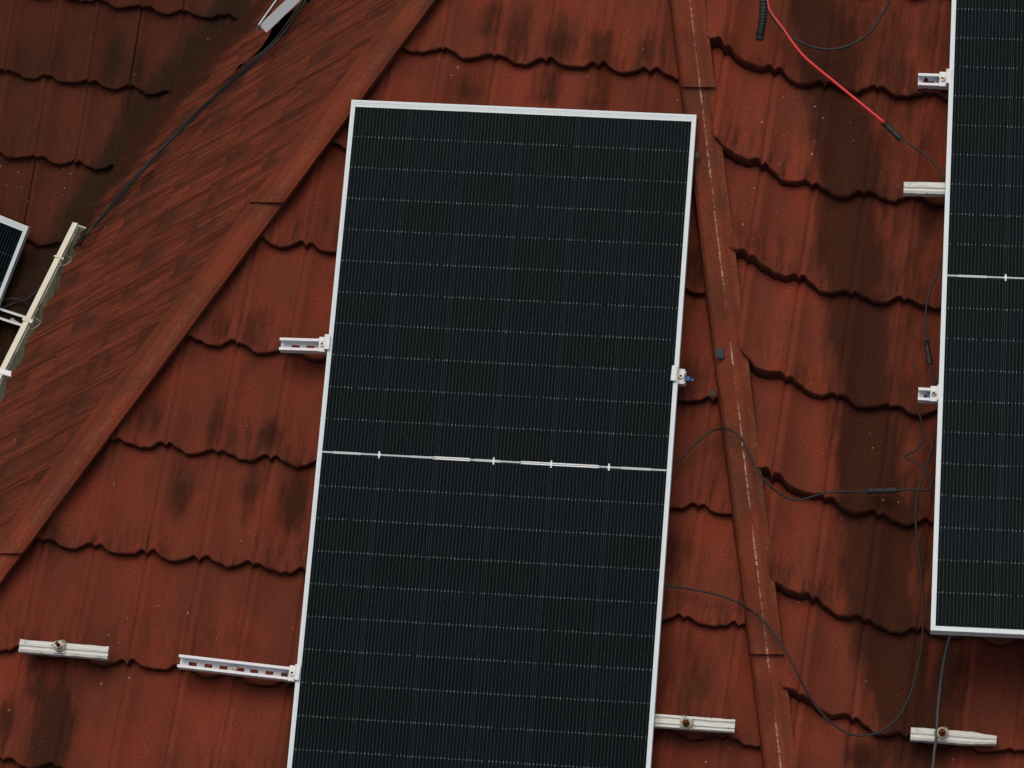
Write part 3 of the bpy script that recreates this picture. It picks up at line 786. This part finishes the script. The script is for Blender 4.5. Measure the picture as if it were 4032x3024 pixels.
# leads between the panels
cable_thing(P3, [{'p': [(1430, 1030, .10), (1457, 1005, .10), (1500, 960, .13), (1535, 932, .26), (1552, 927, .3), (1568, 926, .36), (1584, 932, .3), (1598, 944, .30), (1610, 962, .3), (1622, 988, .22), (1650, 1035, .14), (1690, 1070, .10), (1725, 1080, .09), (1780, 1066, .09), (1830, 1062, .09), (1875, 1061, .09)]},
                 {'p': [(1936, 1059, .09), (1975, 1057, .09), (2005, 1058, .09), (2014, 1040, .09), (2004, 1020, .09), (1985, 1003, .09), (1955, 986, .09), (1978, 972, .09), (1993, 950, .09), (1994, 925, .09), (1988, 900, .09), (1982, 876, .09), (1990, 862, .10), (2012, 838, .11), (2030, 815, .12)]}],
            'long black lead with a plug, humping over the ridge to the right hand panel', [((1873, 1061), (1938, 1059), .092, .0090)])
cable_thing(P3, [{'p': [(2040, 545, .09), (2025, 590, .09), (2008, 630, .09), (2000, 670, .09), (1999, 710, .09), (2001, 738, .09)]}, {'p': [(2009, 786, .09), (2014, 810, .09), (2018, 840, .09), (2022, 870, .09)]}],
            'upright black lead with a plug close to the left side of the right hand panel', [((2001, 736), (2009, 788), .092, .0090)])
cable('power_cable', P3, [(1400, 1262, .10), (1437, 1265, .10), (1490, 1272, .10), (1550, 1285, .10), (1590, 1300, .18), (1608, 1310, .3), (1625, 1320, .30), (1640, 1332, .3), (1655, 1348, .33), (1672, 1370, .3), (1690, 1395, .24), (1720, 1450, .14), (1755, 1515, .10), (1795, 1560, .085), (1840, 1587, .08), (1890, 1585, .08), (1930, 1560, .08), (1960, 1515, .08), (1980, 1450, .08), (1993, 1370, .08), (1992, 1280, .08), (1985, 1200, .08), (1978, 1130, .08), (1982, 1070, .085), (2000, 1010, .09), (2018, 950, .10)], .0034, M_BLK,
      'slack black cable hanging in a deep loop between the two large panels')
cable('power_cable', P3, [(2062, 1330, .10), (2052, 1375, .10), (2045, 1400, .09), (2037, 1440, .085), (2030, 1490, .09), (2025, 1545, .105), (2023, 1590, .125), (2018, 1625, .09), (2014, 1670, .08), (2010, 1720, .08)], .0046, M_GREY,
      'grey cable running straight down from below the right hand panel')
for lab, p in (('thin dark wire curl beside the plug at the right hand panel', [(1985, 772), (1973, 768), (1970, 780), (1978, 793), (1990, 808), (1993, 815)]),
               ('thin dark wire scrap on the tiles right of the red cable plug', [(2012, 238), (1997, 252), (1988, 270), (1990, 280), (1985, 288), (1973, 282)])):
    cable('wire_scrap', P3, [(a, b, .06) for a, b in p], .0012, M_BLK, lab, None, 'wire scraps', None, 5, 6, 'wire')

# ------------------------------------------------------------------ slate-coloured repair patches on the dividing ridge
def patch(pl, c_, w, h, z, rot, label):
    o0 = pl.at(c_, z); bm = bmesh.new(); r = random.Random(int(c_[0]))
    pts = [(w*math.copysign(abs(math.cos(t))**.3, math.cos(t))*r.uniform(.85, 1.05), h*math.copysign(abs(math.sin(t))**.3, math.sin(t))*r.uniform(.85, 1.05)) for t in [2*math.pi*i/16 for i in range(16)]]
    loft(bm, [[(x, y, 0) for x, y in pts], [(x*.93, y*.93, .0025) for x, y in pts]])
    M = pl.M @ Matrix.Translation(Vector(o0)) @ Matrix.Rotation(rot, 4, 'Z')
    tag(from_bm('repair_patch', bm, M_SLATE, None, M), label, 'patch', 'slate grey repair patches')
patch(P3, (1555, 763), .0145, .0185, .128, .1, 'square slate grey patch stuck on the dividing ridge')
patch(P3, (1507, 335), .006, .010, .138, 0, 'slate grey dab on the ridge beside the upper right corner of the middle panel')
patch(P3, (1541, 849), .007, .013, .075, .2, 'slate grey dab on the tile left of the ridge, below the square patch')
patch(P3, (1581, 656), .004, .010, .125, .1, 'small slate grey dab on the right flank of the ridge')
